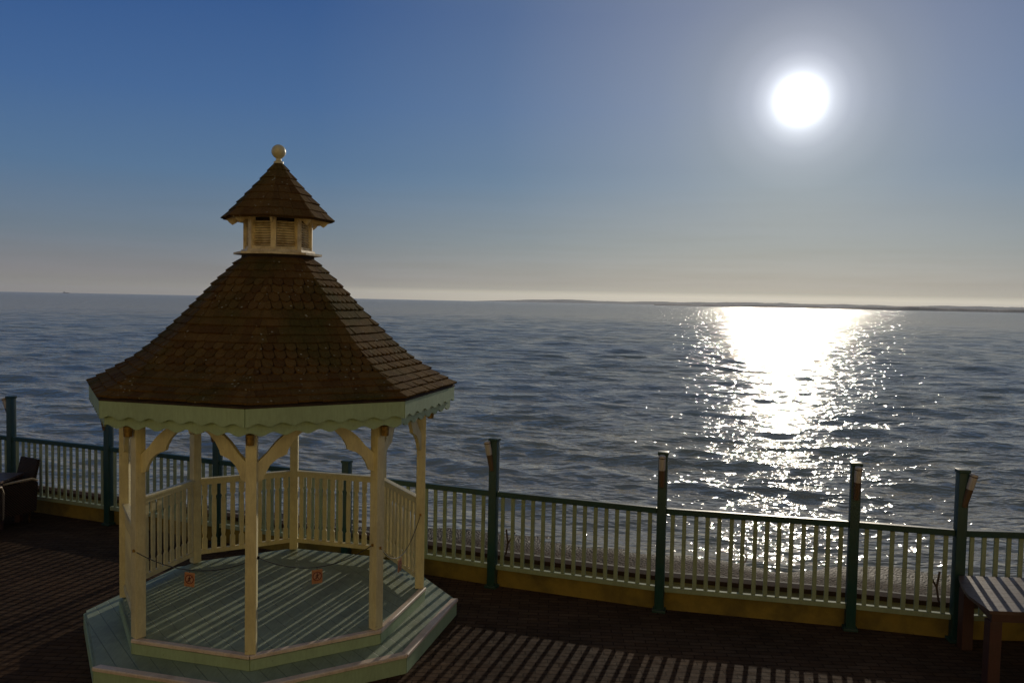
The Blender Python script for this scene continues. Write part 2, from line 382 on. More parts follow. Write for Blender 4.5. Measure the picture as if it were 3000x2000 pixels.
# ---- roofs
def prof_fn(pts):
    P = [Vector(p) for p in pts]; seg = [(P[i+1]-P[i]).length for i in range(len(P)-1)]; tot = sum(seg)
    def f(s):
        s = max(0, min(tot, s)); acc = 0
        for i, l in enumerate(seg):
            if s <= acc + l + 1e-9:
                q = P[i].lerp(P[i+1], (s-acc)/l); d = (P[i+1]-P[i]).normalized(); break
            acc += l
        return q.x, q.y, Vector((d.y, -d.x))*(-1 if d.x > 0 else 1)
    return f, tot
def shingles(pts, rows, scal, sw, lift):
    """profile from the eave (corner radius, z) up; rows laid as lapped shingles, one side at a time"""
    f, tot = prof_fn(pts); mb = MB(); step_ = tot/rows
    def P(t, x, s, l):
        rc, z, n = f(s); ra = rc*C8
        # outward normal of the slope
        o = ra + abs(n.x)*l*.9; zz = z + abs(n.y)*l
        lim = o*T8; x = max(-lim, min(lim, x))
        return dirv(t)*o + tanv(t)*x + Vector((0,0,zz))
    for i in range(8):
        t = A0 + (i+.5)*PI/4
        for r in range(rows):
            s0 = r*step_ - (.012 if r == 0 else 0); s1 = min(tot, (r+1)*step_ + .03)
            hw = f(max(s0,0))[0]*S8 + .01
            x = -hw + (random.uniform(-.7,-.1)*sw)
            while x < hw:
                w_ = sw*(random.uniform(.75,1.3) if not scal(r) else 1.0)
                xa, xb = max(x, -hw), min(x+w_, hw); x += w_
                if xb - xa < .012: continue
                jit = random.uniform(-.005,.005) if r else 0; lf = lift*random.uniform(.8,1.35)
                g = .003 if not scal(r) else .008
                xa += g/2; xb -= g/2; wd = xb-xa
                if scal(r):
                    c = .045
                    bot = [(xa, s0+c), (xa+.12*wd, s0+c*.45), (xa+.34*wd, s0+.002), (xb-.34*wd, s0+.002), (xb-.12*wd, s0+c*.45), (xb, s0+c)]
                else: bot = [(xa, s0+jit), (xb, s0+jit+random.uniform(-.003,.003))]
                top = [(xb, s1), (xa, s1)]
                base = .004
                def lv(s): 
                    k = (s-s0)/(s1-s0); return base + lf*(1-k)
                up = [P(t, a, b_, lv(b_)) for a, b_ in bot + top]
                dn = [P(t, a, b_, max(lv(b_)-lift*.95, -.002)) for a, b_ in bot + top]
                # clipped slivers
                if (up[0]-up[len(bot)-1]).length < .004: continue
                n = len(up); mb.add(up + dn, [tuple(range(n))] + [(k, k+n, (k+1) % n + n, (k+1) % n) for k in range(n) if k != len(bot)])
    return mb, f, tot
PROF = [(RE,ZE),(1.66,2.715),(1.42,2.865),(1.2,3.055),(.94,3.31),(.64,3.635),(.37,3.90)]
m = MB()
for (r0,z0),(r1,z1) in zip(PROF[:-1],PROF[1:]): m.poly(octo(r0-.012,z0-.012), octo(r1-.012,z1-.012), caps=False)
m.poly(octo(RE-.012,ZE-.012), octo(RE-.012,ZE-.026), caps=False)
for (r0,z0),(r1,z1) in zip(PROF[:-1],PROF[1:]): m.poly(octo(r0-.04,z0-.045), octo(r1-.04,z1-.045), caps=False)
m.poly(octo(RE-.012,ZE-.026), octo(RE-.04,ZE-.0451), caps=False)
roof = m.build('roof', DARK, gz)
rows = 19
sm, _, _ = shingles(PROF, rows, lambda r: r in (4,5,6,7,12,13,14,15), .105, .021)
sh = sm.build('shingles', SHINGLE, roof)
# valance: two scalloped boards on each side
def wavy(w, zt, zb, amp, n, ph):
    K = n*12; top = []; bot = []
    for k in range(K+1):
        x = -w + 2*w*k/K; c = math.cos(2*PI*(n*k/K)+ph)
        top.append((x, zt)); bot.append((x, zb - amp*c))
    return top, bot
m = MB(); w = (RE-.028)*S8; top, bot = wavy(w, ZE-.016, ZE-.172, .014, 7, 0.0)
m.strip(top, bot, -.012, .012); va0 = m.build('valance_board', MINT, gz)
m = MB(); w2 = (RE-.062)*S8; top, bot = wavy(w2, ZE-.03, ZE-.258, .016, 7, 2.2)
m.strip(top, bot, -.010, .010); vb0 = m.build('valance_board', MINT, gz)
for i in range(8):
    t = A0 + (i+.5)*PI/4
    for o0, r_ in ((va0, RE-.016-.013/C8), (vb0, RE-.022-.046/C8)):
        o = o0 if i == 0 else cp(o0, gz); o.location = dirv(t)*r_*C8; o.rotation_euler = (0,0,t)
# ---- cupola
ZB = 3.955
m = MB()
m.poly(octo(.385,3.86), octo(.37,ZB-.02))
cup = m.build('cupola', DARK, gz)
m = MB(); m.poly(octo(.455,ZB-.022), octo(.455,ZB)); m.poly(octo(.39,ZB), octo(.375,ZB+.03))
m.build('base_plate', CREAM2, cup)
m = MB()
for i in range(8):
    t = A0 + i*PI/4; Ms = Matrix.Translation(dirv(t)*.325) @ Matrix.Rotation(t, 4, 'Z')
    m.box(-.026,-.026,ZB+.03,.026,.026,4.335, M=Ms)
for i in range(8):
    t = A0 + (i+.5)*PI/4; Ms = Matrix.Translation(dirv(t)*.325*C8) @ Matrix.Rotation(t, 4, 'Z'); w = .335*S8-.018
    m.box(-w,-.02,ZB+.031,w,.02,ZB+.06, M=Ms); m.box(-w,-.02,4.31,w,.02,4.334, M=Ms)
m.build('frame', CREAM2, cup)
m = MB(); w = .335*S8-.02
for k in range(10):
    z = ZB+.077 + k*.0256; Ms = Matrix.Translation((0,0,z)) @ Matrix.Rotation(R(40), 4, 'X')
    m.box(-w,-.0135,-.0032,w,.0135,.0032, M=Ms)
lv0 = m.build('louvre_panel', CREAM2, cup)
for i in range(8):
    t = A0 + (i+.5)*PI/4; o = lv0 if i == 0 else cp(lv0, cup); o.location = dirv(t)*.325*C8; o.rotation_euler = (0,0,t)
CP = [(.575,4.300),(.40,4.485),(.25,4.645),(.12,4.790),(.035,4.905)]
m, _, _ = shingles(CP, 7, lambda r: False, .105, .013)
for (r0,z0),(r1,z1) in zip(CP[:-1],CP[1:]): m.poly(octo(r0-.008,z0-.006), octo(r1-.008,z1-.006), caps=False)
m.poly(octo(.565,4.295), octo(.545,4.29), caps=False)
m.build('cupola_roof', SHINGLE, cup)
m = MB(); m.poly(octo(.255,ZB+.03), octo(.255,4.33)); m.build('shade_core', DARK, cup)  # added dark core, its colour stands in for shade behind the louvres
m = MB(); m.poly(octo(.548,4.2985), octo(.30,4.335), caps=False)
m.build('soffit', CREAM2, cup)
m = MB()
m.prism([(.32,4.33),(.32,4.285),(.40,4.285),(.43,4.262),(.465,4.240),(.495,4.262),(.515,4.285),(.548,4.293)], -.011, .011)
cv0 = m.build('corner_bracket', CREAM2, cup)
for i in range(8):
    o = cv0 if i == 0 else cp(cv0, cup); o.rotation_euler = (0,0,A0+i*PI/4-PI/2)
m = MB()
pf = [(.052,4.895),(.050,4.915),(.030,4.925),(.026,4.945),(.036,4.955)]
for k in range(1, 12):
    a = -PI/2 + PI*k/12
    if math.sin(a) < -.8: continue
    pf.append((.074*math.cos(a), 5.020+.074*math.sin(a)))
m.lathe(pf + [(.004,5.0945)], 24); m.build('finial', CREAM, cup, smooth=True)

# ------------------------------------------------------------------ ropes and signs across the open bays
def postp(i, dz, r=RPC, dt=0): return Vector((GX,GY,0)) + dirv(A0+i*PI/4+dt)*r + Vector((0,0,ZD+dz))
def sagp(a, b, sag, n=24): return [a.lerp(b, k/n) - Vector((0,0,sag*4*(k/n)*(1-k/n))) for k in range(n+1)]
def crossed(nm, sx=1):
    m = MB()
    m.box(-.050,-.002,-.130,.050,.002,0, 0)
    ring = []; 
    for k in range(28):
        a0, a1 = 2*PI*k/28, 2*PI*(k+1)/28
        m.add([(.043*math.cos(a0),-.0035,-.062+.043*math.sin(a0)),(.043*math.cos(a1),-.0035,-.062+.043*math.sin(a1)),(.035*math.cos(a1),-.0035,-.062+.035*math.sin(a1)),(.035*math.cos(a0),-.0035,-.062+.035*math.sin(a0))],[(0,1,2,3)],1)
    m.add([(.043*math.cos(2*PI*k/28)*.8,-.0026,-.062+.8*.043*math.sin(2*PI*k/28)) for k in range(28)],[tuple(range(28))],3)
    # walking figure
    def bar(x0,z0,x1,z1,w,mi,y=-.0045):
        d = Vector((x1-x0,0,z1-z0)).normalized(); n = Vector((-d.z,0,d.x))*w/2; a = Vector((x0,y,z0)); b = Vector((x1,y,z1))
        m.add([a+n,b+n,b-n,a-n],[(0,1,2,3)],mi)
    m.add([(.0055*math.cos(2*PI*k/12)-.001,-.0045,-.036+.0055*math.sin(2*PI*k/12)) for k in range(12)],[tuple(range(12))],2)
    bar(0,-.042,0,-.066,.010,2); bar(0,-.064,-.012,-.089,.006,2); bar(0,-.064,.013,-.088,.006,2); bar(0,-.046,-.014,-.062,.005,2); bar(0,-.046,.013,-.058,.005,2)
    bar(-.027,-.089,.027,-.035,.006,1,-.0055)
    m.box(-.003,-.001,0,.003,.001,.016,2)
    return m
ORANGE, SRED, SBLK, SCRM = flat('sign_orange', (.50,.23,.10)), flat('sign_red', (.20,.03,.02)), flat('sign_black', (.03,.015,.015)), flat('sign_pale', (.55,.30,.18))
specs = [((7,.83),(0,.86),.15,'rope between the front left post and the front post','left',.47),
         ((0,.86),(1,.83),.15,'rope between the front post and the front right post','mid',.50),
         ((1,.80),(2,.83),.26,'rope between the front right post and the far right post','right',.45)]
signs = []
for (ia, ha), (ib, hb_), sag, lab, nm, ps in specs:
    an = {7:(.053,.02), 0:(-.01,.055), 1:(.0,-.055) if ib == 1 else (.055,.0), 2:(.0,-.055)}
    def att(i_, h_):
        t_ = A0+i_*PI/4; dr, dt_ = an[i_]; return Vector((GX,GY,ZD+h_)) + dirv(t_)*(RPC+dr) + tanv(t_)*dt_
    a = att(ia, ha); b_ = att(ib, hb_)
    pts = sagp(a, b_, sag); m = MB(); m.tube(pts, .0042, 6)
    for e in (a, b_): m.box(e.x-.010, e.y-.010, e.z-.012, e.x+.010, e.y+.010, e.z+.012, 1)
    o = m.build('barrier_rope', [BLACK, METAL], None, smooth=True)
    tag(o, 'thin dark ' + lab + ' of the gazebo', 'rope', 'ropes closing the open sides of the gazebo')
    q = pts[int(round(ps*24))]
    s_ = crossed(nm).build('sign', [ORANGE, SRED, SBLK, SCRM]); d = (b_-a); rz = math.atan2(d.y, d.x)
    s_.location = q - Vector((0,0,.022)); s_.rotation_euler = (0, R({'left':3,'mid':0,'right':0}[nm]), rz)
    tag(s_, {'left':'small orange no entry sign hanging on the rope left of the front post','mid':'small orange no entry sign hanging on the rope right of the front post','right':'dark no entry sign hanging from the rope on the right side of the gazebo'}[nm], 'sign', 'no entry signs hanging on the ropes')

# ------------------------------------------------------------------ fence along the sea
FP = [(-13.55,14.75),(-11.75,14.15),(-9.87,13.58),(-7.970,12.909),(-6.061,12.191),(-4.118,11.377),(-2.14,10.62),(-.187,9.828),(1.744,9.155),(3.752,8.732),(4.763,8.474),(6.80,8.40),(8.85,8.45),(10.9,8.60)]
half = {9}
FP = [Vector((x,y,0)) for x, y in FP]
def fnorm(i):
    a = FP[max(i-1,0)]; b_ = FP[min(i+1,len(FP)-1)]; d = (b_-a).normalized(); return Vector((-d.y, d.x, 0))
fence = empty('sea_fence', tuple(FP[7])); tag(fence, 'long green railing with dark posts and handrail and pale balusters along the sea wall', 'fence')
off = FP[7]
m = MB(); m.box(-.052,-.052,0,.052,.052,1.82, bev=.012); m.box(-.060,-.060,1.80,.060,.060,1.838, bev=.008)
m.box(-.075,-.075,0,.075,.075,.03, bev=.004)
fpost0 = m.build('post', TEAL, fence, smooth=True)
m = MB(); m.box(-.052,-.052,0,.052,.052,1.36, bev=.012); m.box(-.060,-.060,1.34,.060,.060,1.372, bev=.008)
sp_ = m.build('post', TEAL, fence, smooth=True); tag(sp_, 'post cut short just above the handrail')
m = MB()
m.lathe([(.020,-.22),(.030,-.215),(.034,-.10),(.036,-.02)], 16, 1); m.lathe([(.036,-.0198),(.037,0),(.039,.115)], 16, 0)
m.lathe([(.041,.1152),(.041,.125)], 16, 1); m.lathe([(.039,.1252),(.037,.145),(.022,.152)], 16, 0)
m.box(-.01,.02,-.06,.01,.075,-.03, 1)
LAMPB = flat('brown_lamp_body', (.13,.075,.035), .55)
lamp0 = m.build('lamp', [WHITE, LAMPB], fpost0, smooth=True)
# side and lean of each lamp: (sideways offset, forward offset, lean about Y)
lampcfg = {3:(-.085,-.01,-16), 4:(-.06,-.06,-6), 5:(-.06,-.06,-6), 7:(-.045,-.062,-9), 8:(-.005,-.085,0), 9:(.005,-.085,1), 10:(.055,-.062,12), 11:(.07,-.06,10), 2:(-.08,-.02,-10)}
firstp = True; firstl = True
for i, p in enumerate(FP):
    n = fnorm(i); rz = math.atan2(-n.x, n.y)
    if i == 6:
        sp_.location = p - off; sp_.rotation_euler = (0,0,rz); continue
    o = fpost0 if firstp else cp(fpost0, fence); firstp = False
    o.location = p - off; o.rotation_euler = (0,0,rz)
    if i in lampcfg:
        dx, dy, ln = lampcfg[i]; l = lamp0 if firstl else cp(lamp0, o)
        l.parent = o; firstl = False
        l.location = (dx, dy, 1.66); l.rotation_euler = (R(6), R(ln), 0)
for i in range(len(FP)-1):
    a, b_ = FP[i], FP[i+1]; d = b_-a; ln = d.length; rz = math.atan2(d.y, d.x); mid = (a+b_)/2 - off; w = ln/2 - .053
    m = MB(); m.box(-w-.001,-.034,1.125,w+.001,.034,1.192, bev=.008); m.build('handrail', TEAL, fence, tuple(mid), rz)
    m = MB(); m.box(-w,-.028,.232,w,.028,.288, bev=.005); m.build('bottom_rail', PALE, fence, tuple(mid), rz)
    m = MB(); nb = 7 if i in half else 15
    for k in range(1, nb+1):
        x = -ln/2 + ln*k/(nb+1) + random.uniform(-.003,.003); tl = random.uniform(-.0015,.0015)
        Mb = Matrix.Translation((x,0,0)) @ Matrix.Rotation(tl, 4, 'Y') @ Matrix.Rotation(random.uniform(-.12,.12), 4, 'Z')
        m.box(-.023,-.011,.2885,.023,.011,1.1245, M=Mb, bev=.003)
    m.build('baluster_panel', PALE, fence, tuple(mid), rz)
# low wall behind the posts
def offp(d, z): return [FP[i] + fnorm(i)*d + Vector((0,0,z)) for i in range(len(FP))]
def ribbon(name, d0, d1, z0, z1, mat):
    m = MB(); rings = [offp(d0,z0), offp(d1,z0), offp(d1,z1), offp(d0,z1)]
    n = len(FP); vs = [v for r_ in rings for v in r_]; fs = []
    for k in range(n-1):
        for q in range(4): fs.append((q*n+k, q*n+k+1, ((q+1) % 4)*n+k+1, ((q+1) % 4)*n+k))
    fs += [(0,n,2*n,3*n),(n-1,2*n-1,3*n-1,4*n-1)]
    m.add(vs, fs); return m.build(name, mat)
lw = ribbon('low_wall', .058, .30, 0, .248, YELLOW); tag(lw, 'low ochre painted kerb wall under the green sea railing', 'wall')
COPE = flat('dark_coping', (.055,.032,.022), .9); COPE.node_tree.nodes['Principled BSDF'].inputs['Specular IOR Level'].default_value = .03
ck = ribbon('coping', .302, .46, -.3, .30, COPE); ck.parent = lw
sw = ribbon('sea_wall', .462, .75, -3.2, .22, flat('concrete', (.30,.26,.20), .85)); tag(sw, 'concrete sea wall dropping to the beach outside the railing', 'sea wall')
# iron stays on the sea side of two posts
def stay(i, sx):
    n = fnorm(i); d = Vector((n.y,-n.x,0)); c = FP[i] + n*.38
    m = MB(); m.tube([c + d*sx*.03 + Vector((0,0,.30)), c + d*sx*.055 + Vector((0,0,.44)), c + d*sx*.15 + Vector((0,0,.60))], .012, 6); m.tube([c + d*sx*.055 + Vector((0,0,.44)), c + d*sx*.03 + Vector((0,0,.62))], .012, 6)
    o = m.build('iron_stay', flat('rusty_iron', (.10,.05,.03), .7), None, smooth=True); return o
tag(stay(7, 1), 'rusty forked iron stay just right of the lamp post nearest the gazebo', 'stay', 'iron stays behind the railing')
tag(stay(10, -1), 'rusty forked iron stay left of the lamp post beside the wooden table', 'stay', 'iron stays behind the railing')
# ring on a stalk outside the railing
a, b_ = FP[8], FP[9]; c = a.lerp(b_, .435) + fnorm(8)*.38
m = MB(); m.tube([c + Vector((0,0,.30)), c + Vector((.0,0,.42)), c + Vector((.025,0,.52))], [.022,.026,.016], 8, 0)
m.tube([c + Vector((.025+.035*math.sin(2*PI*k/20),0,.575+.05*math.cos(2*PI*k/20))) for k in range(21)], .010, 8, 1)
o = m.build('mooring_ring', [flat('stalk_iron', (.07,.05,.03), .7), flat('ring_metal', (.45,.35,.33), .45)], None, smooth=True)
tag(o, 'pale ring on a dark iron stalk standing outside the green railing', 'ring')

# ------------------------------------------------------------------ paving, beach, sea
m = MB(); fr = offp(.20, 0)
vs = [Vector((-30,-9,0)), Vector((30,-9,0)), Vector((30,9.2,0))] + list(reversed(fr)) + [Vector((-30,18,0))]
m.add(vs, [tuple(range(len(vs)))]); tag(m.build('paving', PAVE), kind='structure')
WL0, WLd = Vector((-2.2,21.35,0)), Vector((12.75,-3.2,0)).normalized()
WLn = Vector((-WLd.y, WLd.x, 0))        # pointing out to sea
def sdist(x, y): return (x-WL0.x)*WLn.x + (y-WL0.y)*WLn.y
m = MB(); nx, ny = 260, 90; vs = []
for j in range(ny+1):
    for i in range(nx+1):
        u = -60 + 120*i/nx; v = -18 + 26*j/ny
        p = WL0 + WLd*u + WLn*v
        z = SEA - .095*v + .02*math.sin(u*.9+v*.4)*math.cos(u*.37) + .018*math.sin(u*2.3)*math.sin(v*1.9) + random.uniform(-.012,.012)
        vs.append((p.x, p.y, z))
fs = [(j*(nx+1)+i, j*(nx+1)+i+1, (j+1)*(nx+1)+i+1, (j+1)*(nx+1)+i) for j in range(ny) for i in range(nx)]
m.add(vs, fs); tag(m.build('beach', BEACH, smooth=True), kind='structure')

def make_sea():
    ang = np.concatenate([np.linspace(-88,-46,30), np.linspace(-45,45,1150), np.linspace(46,88,30)])*PI/180
    r = [13.0]
    while r[-1] < 420: r.append(r[-1]*1.0042)
    while r[-1] < 16000: r.append(r[-1]*1.09)
    r = np.array(r); A, Rr = np.meshgrid(ang, r)
    X = Rr*np.sin(A); Y = Rr*np.cos(A); Z = np.zeros_like(X); DX = np.zeros_like(X); DY = np.zeros_like(X)
    cell = Rr*.0042
    sd = (X-WL0.x)*WLn.x + (Y-WL0.y)*WLn.y
    shore = np.clip((sd+3)/10, .3, 1)
    far = np.clip((420-Rr)/150, 0, 1)
    NW = 150
    lam = np.exp(rng.uniform(math.log(.42), math.log(9), NW))
    th = R(-97) + rng.normal(0, 1, NW)*R(20)
    th = np.where(lam < 1.6, R(-97) + rng.normal(0,1,NW)*R(32), th)
    ph = rng.uniform(0, 2*PI, NW)
    for l, t, p in zip(lam, th, ph):
        k = 2*PI/l
        steep = .028 if l < 1.6 else (.0215 if l < 5 else .012)
        a = steep/k*1.0
        att = np.clip((l/cell - 3)/4, 0, 1)*shore*far
        # wave groups: slow modulation so crests are patchy
        q = k*(X*math.cos(t)+Y*math.sin(t)) + p
        s, c = np.sin(q), np.cos(q)
        Z += a*att*c; DX -= .8*a*att*math.cos(t)*s; DY -= .8*a*att*math.sin(t)*s
    print('sea rms height', Z[200].std())
    X = X+DX; Y = Y+DY; Z = Z+SEA
    nr, na = X.shape; co = np.stack([X,Y,Z], -1).reshape(-1,3)
    me = bpy.data.meshes.new('water'); me.vertices.add(nr*na); me.vertices.foreach_set('co', co.astype(np.float32).ravel())
    i0 = (np.arange(nr-1)[:,None]*na + np.arange(na-1)[None,:]).ravel()
    q = np.stack([i0, i0+na, i0+na+1, i0+1], -1)[:, ::-1]
    me.loops.add(q.size); me.loops.foreach_set('vertex_index', q.astype(np.int32).ravel())
    me.polygons.add(len(q)); me.polygons.foreach_set('loop_start', (np.arange(len(q))*4).astype(np.int32)); me.polygons.foreach_set('loop_total', np.full(len(q),4,np.int32))
    me.polygons.foreach_set('use_smooth', np.ones(len(q), bool)); me.materials.append(WATER); me.update(calc_edges=True); me.validate()
    if me.polygons[0].normal.z < 0: me.flip_normals()
    o = bpy.data.objects.new('water', me); COL.objects.link(o); tag(o, kind='structure')
make_sea()

# ------------------------------------------------------------------ far coast
def px_az(x): return math.atan((x-1176)/1868.4)
def coast(name, dist, x0, x1, hfun, mat, depth=900, tree=1.0, seed=1):
    rn = random.Random(seed); n = 500; m = MB(); f0 = []; tp = []; bk = []
    for k in range(n+1):
        az = px_az(x0) + (px_az(x1)-px_az(x0))*k/n; u = k/n
        h = hfun(u) + tree*(rn.uniform(-1,1)*.6 + 1.2*math.sin(u*97+seed)*math.sin(u*41))*min(1, u*12)
        h = max(h, .5)
        f0.append((dist*math.sin(az), dist*math.cos(az), SEA-1)); dd = dist+depth*.4; tp.append((dd*math.sin(az), dd*math.cos(az), h)); dd = dist+depth
        bk.append((dd*math.sin(az), dd*math.cos(az), SEA-1))
    md = [(a[0]*.55+b[0]*.45, a[1]*.55+b[1]*.45, SEA+(b[2]-SEA)*.75) for a, b in zip(f0, tp)]
    rows_ = [f0, md, tp, bk]; N1 = n+1
    vs = [v for r_ in rows_ for v in r_]
    fs = [(j*N1+k, j*N1+k+1, (j+1)*N1+k+1, (j+1)*N1+k) for j in range(3) for k in range(n)]
    m.add(vs, fs); o = m.build(name, mat); tag(o, kind='structure'); return o
def land_mat(name, c0, c1):
    mm, nt, b = newmat(name); L(nt, ramp(nt, noise(nt, coords(nt, (.004,.004,.02)), 1, 6, .6), [(.35,c0),(.65,c1)]).outputs[0], b.inputs['Base Color']); b.inputs['Roughness'].default_value = .95; return mm
LANDM = land_mat('distant_fields', (.09,.10,.07), (.20,.19,.13))
WOODM = land_mat('shore_woods', (.012,.016,.012), (.03,.032,.022))
coast('far_hills', 13000, 1090, 2700, lambda u: min(1,u*9)*(40+26*min(1,u*1.6)+7*math.sin(u*17)+4*math.sin(u*43+1)+2.5*math.sin(u*90)), LANDM, 2500, 3, 3)
coast('near_shore', 5000, 1500, 2750, lambda u: 4.5+min(1,u*1.7)*(11+3.5*math.sin(u*23+2)+2.5*math.sin(u*61)), WOODM, 500, 1.6, 5)

# distant ship
az = px_az(151); sh_ = empty('ship', (9000*math.sin(az), 9000*math.cos(az), SEA), -az)
tag(sh_, 'tiny dark cargo ship on the horizon at the far left', 'ship')
sh_.scale = (.75,.75,.75)
m = MB(); hull = [(-34,0),(32,0),(40,9),(30,7.5),(-30,7.5),(-36,9)]; m.prism(hull, -6, 6); m.build('hull', DARK, sh_)
m = MB(); m.box(-30,-5,7.6,-16,5,16); m.box(-27,-4,16.1,-19,4,20, bev=.3); m.box(-24,-1.5,20.1,-21,1.5,25); m.build('superstructure', BROWN, sh_)

# ------------------------------------------------------------------ air
m = MB(); m.box(-15000,-40,-5,15000,17500,140)
HZ = bpy.data.materials.new('sea_haze'); HZ.use_nodes = True; hn = HZ.node_tree
for x in list(hn.nodes):
    if x.type == 'BSDF_PRINCIPLED': hn.nodes.remove(x)
pv = hn.nodes.new('ShaderNodeVolumePrincipled'); pv.inputs['Density'].default_value = 3.4e-5; pv.inputs['Color'].default_value = (.86,.90,1,1); pv.inputs['Anisotropy'].default_value = .25
hn.links.new(pv.outputs[0], [x for x in hn.nodes if x.type == 'OUTPUT_MATERIAL'][0].inputs['Volume'])
hz = m.build('haze', HZ); tag(hz, kind='stuff')

# ------------------------------------------------------------------ furniture
def picnic_table(name, c, rz, lx, ly, h=.74, bow=0, lg=.055, ap=.11):
    t = empty(name, c, rz)
    m = MB(); nb = 8; bw = ly/nb
    def endx(v):      # softly bowed end of the top, v = 0 front, 1 back
        return lx/2 - bow*(max(0, v-.35)/.65)**1.4
    for k in range(nb):
        ya, yb = -ly/2+k*bw+.0015, -ly/2+(k+1)*bw-.0015; va, vb = k/nb, (k+1)/nb
        vs = [(-endx(va),ya,h-.032),(endx(va),ya,h-.032),(endx(vb),yb,h-.032),(-endx(vb),yb,h-.032)]; vs += [(x,y,h) for x,y,_ in vs]
        m.add(vs, [(0,3,2,1),(4,5,6,7),(0,1,5,4),(1,2,6,5),(2,3,7,6),(3,0,4,7)])
    m.build('tabletop', TABLEWOOD, t)
    m = MB()
    q = bow*.9
    ia = [(-lx/2+.03,-ly/2+.02),(lx/2-.03,-ly/2+.02),(lx/2-.03-q,ly/2-.02),(-lx/2+.03+q,ly/2-.02)]
    ib = [(-lx/2+.06,-ly/2+.05),(lx/2-.06,-ly/2+.05),(lx/2-.06-q,ly/2-.05),(-lx/2+.06+q,ly/2-.05)]
    vs = [(x,y,z) for z in (h-ap,h-.033) for r_ in (ia, ib) for x,y in r_]
    fs = []
    for k in range(4):
        k2 = (k+1) % 4
        fs += [(k,k2,8+k2,8+k),(4+k,12+k,12+k2,4+k2),(k,4+k,4+k2,k2),(8+k,8+k2,12+k2,12+k)]
    m.add(vs, fs)
    m.build('apron', REDWOOD, t)
    m = MB(); m.box(-lg,-lg,0,lg,lg,h-ap-.002, bev=.006); l0 = m.build('leg', REDWOOD, t)
    for k, (sx, sy) in enumerate(((-1,-1),(-1,1),(1,-1),(1,1))):
        o = l0 if k == 0 else cp(l0, t); o.location = (sx*(lx/2-lg-.02-(q if sy > 0 else 0)), sy*(ly/2-lg-.02), 0)
    return t
def tw():
    m, nt, b = newmat('worn_table_boards'); v = coords(nt, (1.5,14,1))
    g = noise(nt, v, 4, 6, .65); L(nt, ramp(nt, g, [(.3,(.055,.03,.022)),(.6,(.115,.068,.05)),(.8,(.17,.115,.09))]).outputs[0], b.inputs['Base Color']); b.inputs['Roughness'].default_value = .42
    L(nt, bumpn(nt, g, .003), b.inputs['Normal']); return m
TABLEWOOD = tw()
pt = picnic_table('wooden_table', (5.36, 7.835, 0), R(-3), 1.75, 1.0, bow=.20)
tag(pt, 'red brown wooden table with striped fence shadows on top at the right edge', 'table')
lt = picnic_table('wooden_table', (-8.15, 11.98, 0), R(2), 1.5, .62, lg=.04, ap=.05)
tag(lt, 'dark wooden table at the left edge beside the wicker chairs', 'table')
def rattan():
    m, nt, b = newmat('brown_wicker'); v = coords(nt)
    w1 = N(nt, 'ShaderNodeTexWave'); w1.bands_direction = 'Z'; w1.inputs['Scale'].default_value = 22; L(nt, v, w1.inputs['Vector'])
    w2 = N(nt, 'ShaderNodeTexWave'); w2.bands_direction = 'DIAGONAL'; w2.inputs['Scale'].default_value = 16; L(nt, v, w2.inputs['Vector'])
    h = mixc(nt, 1, w1.outputs[0], w2.outputs[0], 'MULTIPLY')
    L(nt, ramp(nt, h, [(.1,(.022,.013,.008)),(.7,(.13,.08,.045))]).outputs[0], b.inputs['Base Color']); b.inputs['Roughness'].default_value = .6; b.inputs['Specular IOR Level'].default_value = .15
    L(nt, bumpn(nt, h, .008), b.inputs['Normal']); return m
WICK = rattan()
PALEW = flat('pale_cane_edge', (.45,.34,.20), .45)
def wicker_chair(c, rz, label):
    t = empty('wicker_chair', c, rz)          # faces local -Y
    m = MB(); m.box(-.27,-.25,.30,.27,.25,.44, bev=.03); m.build('seat', WICK, t, smooth=True)
    # tall back leaning away
    m = MB(); Mb = Matrix.Translation((0,.24,.40)) @ Matrix.Rotation(R(-14), 4, 'X')
    m.box(-.24,-.025,0,.24,.025,.56, M=Mb, bev=.02); m.build('backrest', WICK, t, smooth=True)
    for s in (-1, 1):
        pts_o = [(-.27,.18),(.27,.18),(.30,.62),(.22,.655),(-.24,.64),(-.29,.55)]
        m = MB(); Ms = Matrix.Translation((s*.305,0,0)) @ Matrix.Rotation(R(90), 4, 'Z')
        m.prism(pts_o, -.022, .022, 0, Ms)
        o = m.build('armrest', WICK, t)
        m = MB(); m.tube([(s*.305, y, z+.012) for y, z in ((-.285,.54),(-.245,.65),(.0,.662),(.22,.667),(.30,.63))], .018, 8); m.build('arm_edge', PALEW, o, smooth=True)
    m = MB(); m.tube([(0,0,0),(0,0,.31)], [.018,.024], 8); l0 = m.build('leg', WICK, t, smooth=True)
    for k, (sx, sy) in enumerate(((-1,-1),(-1,1),(1,-1),(1,1))):
        o = l0 if k == 0 else cp(l0, t); o.location = (sx*.24, sy*.22, 0)
    tag(t, label, 'chair', 'wicker chairs at the left table'); return t
wicker_chair((-7.59, 12.14, 0), R(-30), 'dark wicker chair with tall back between the left table and the railing')
wicker_chair((-7.70, 11.47, 0), R(172), 'wicker chair with pale curved arm edge cut off by the left edge')

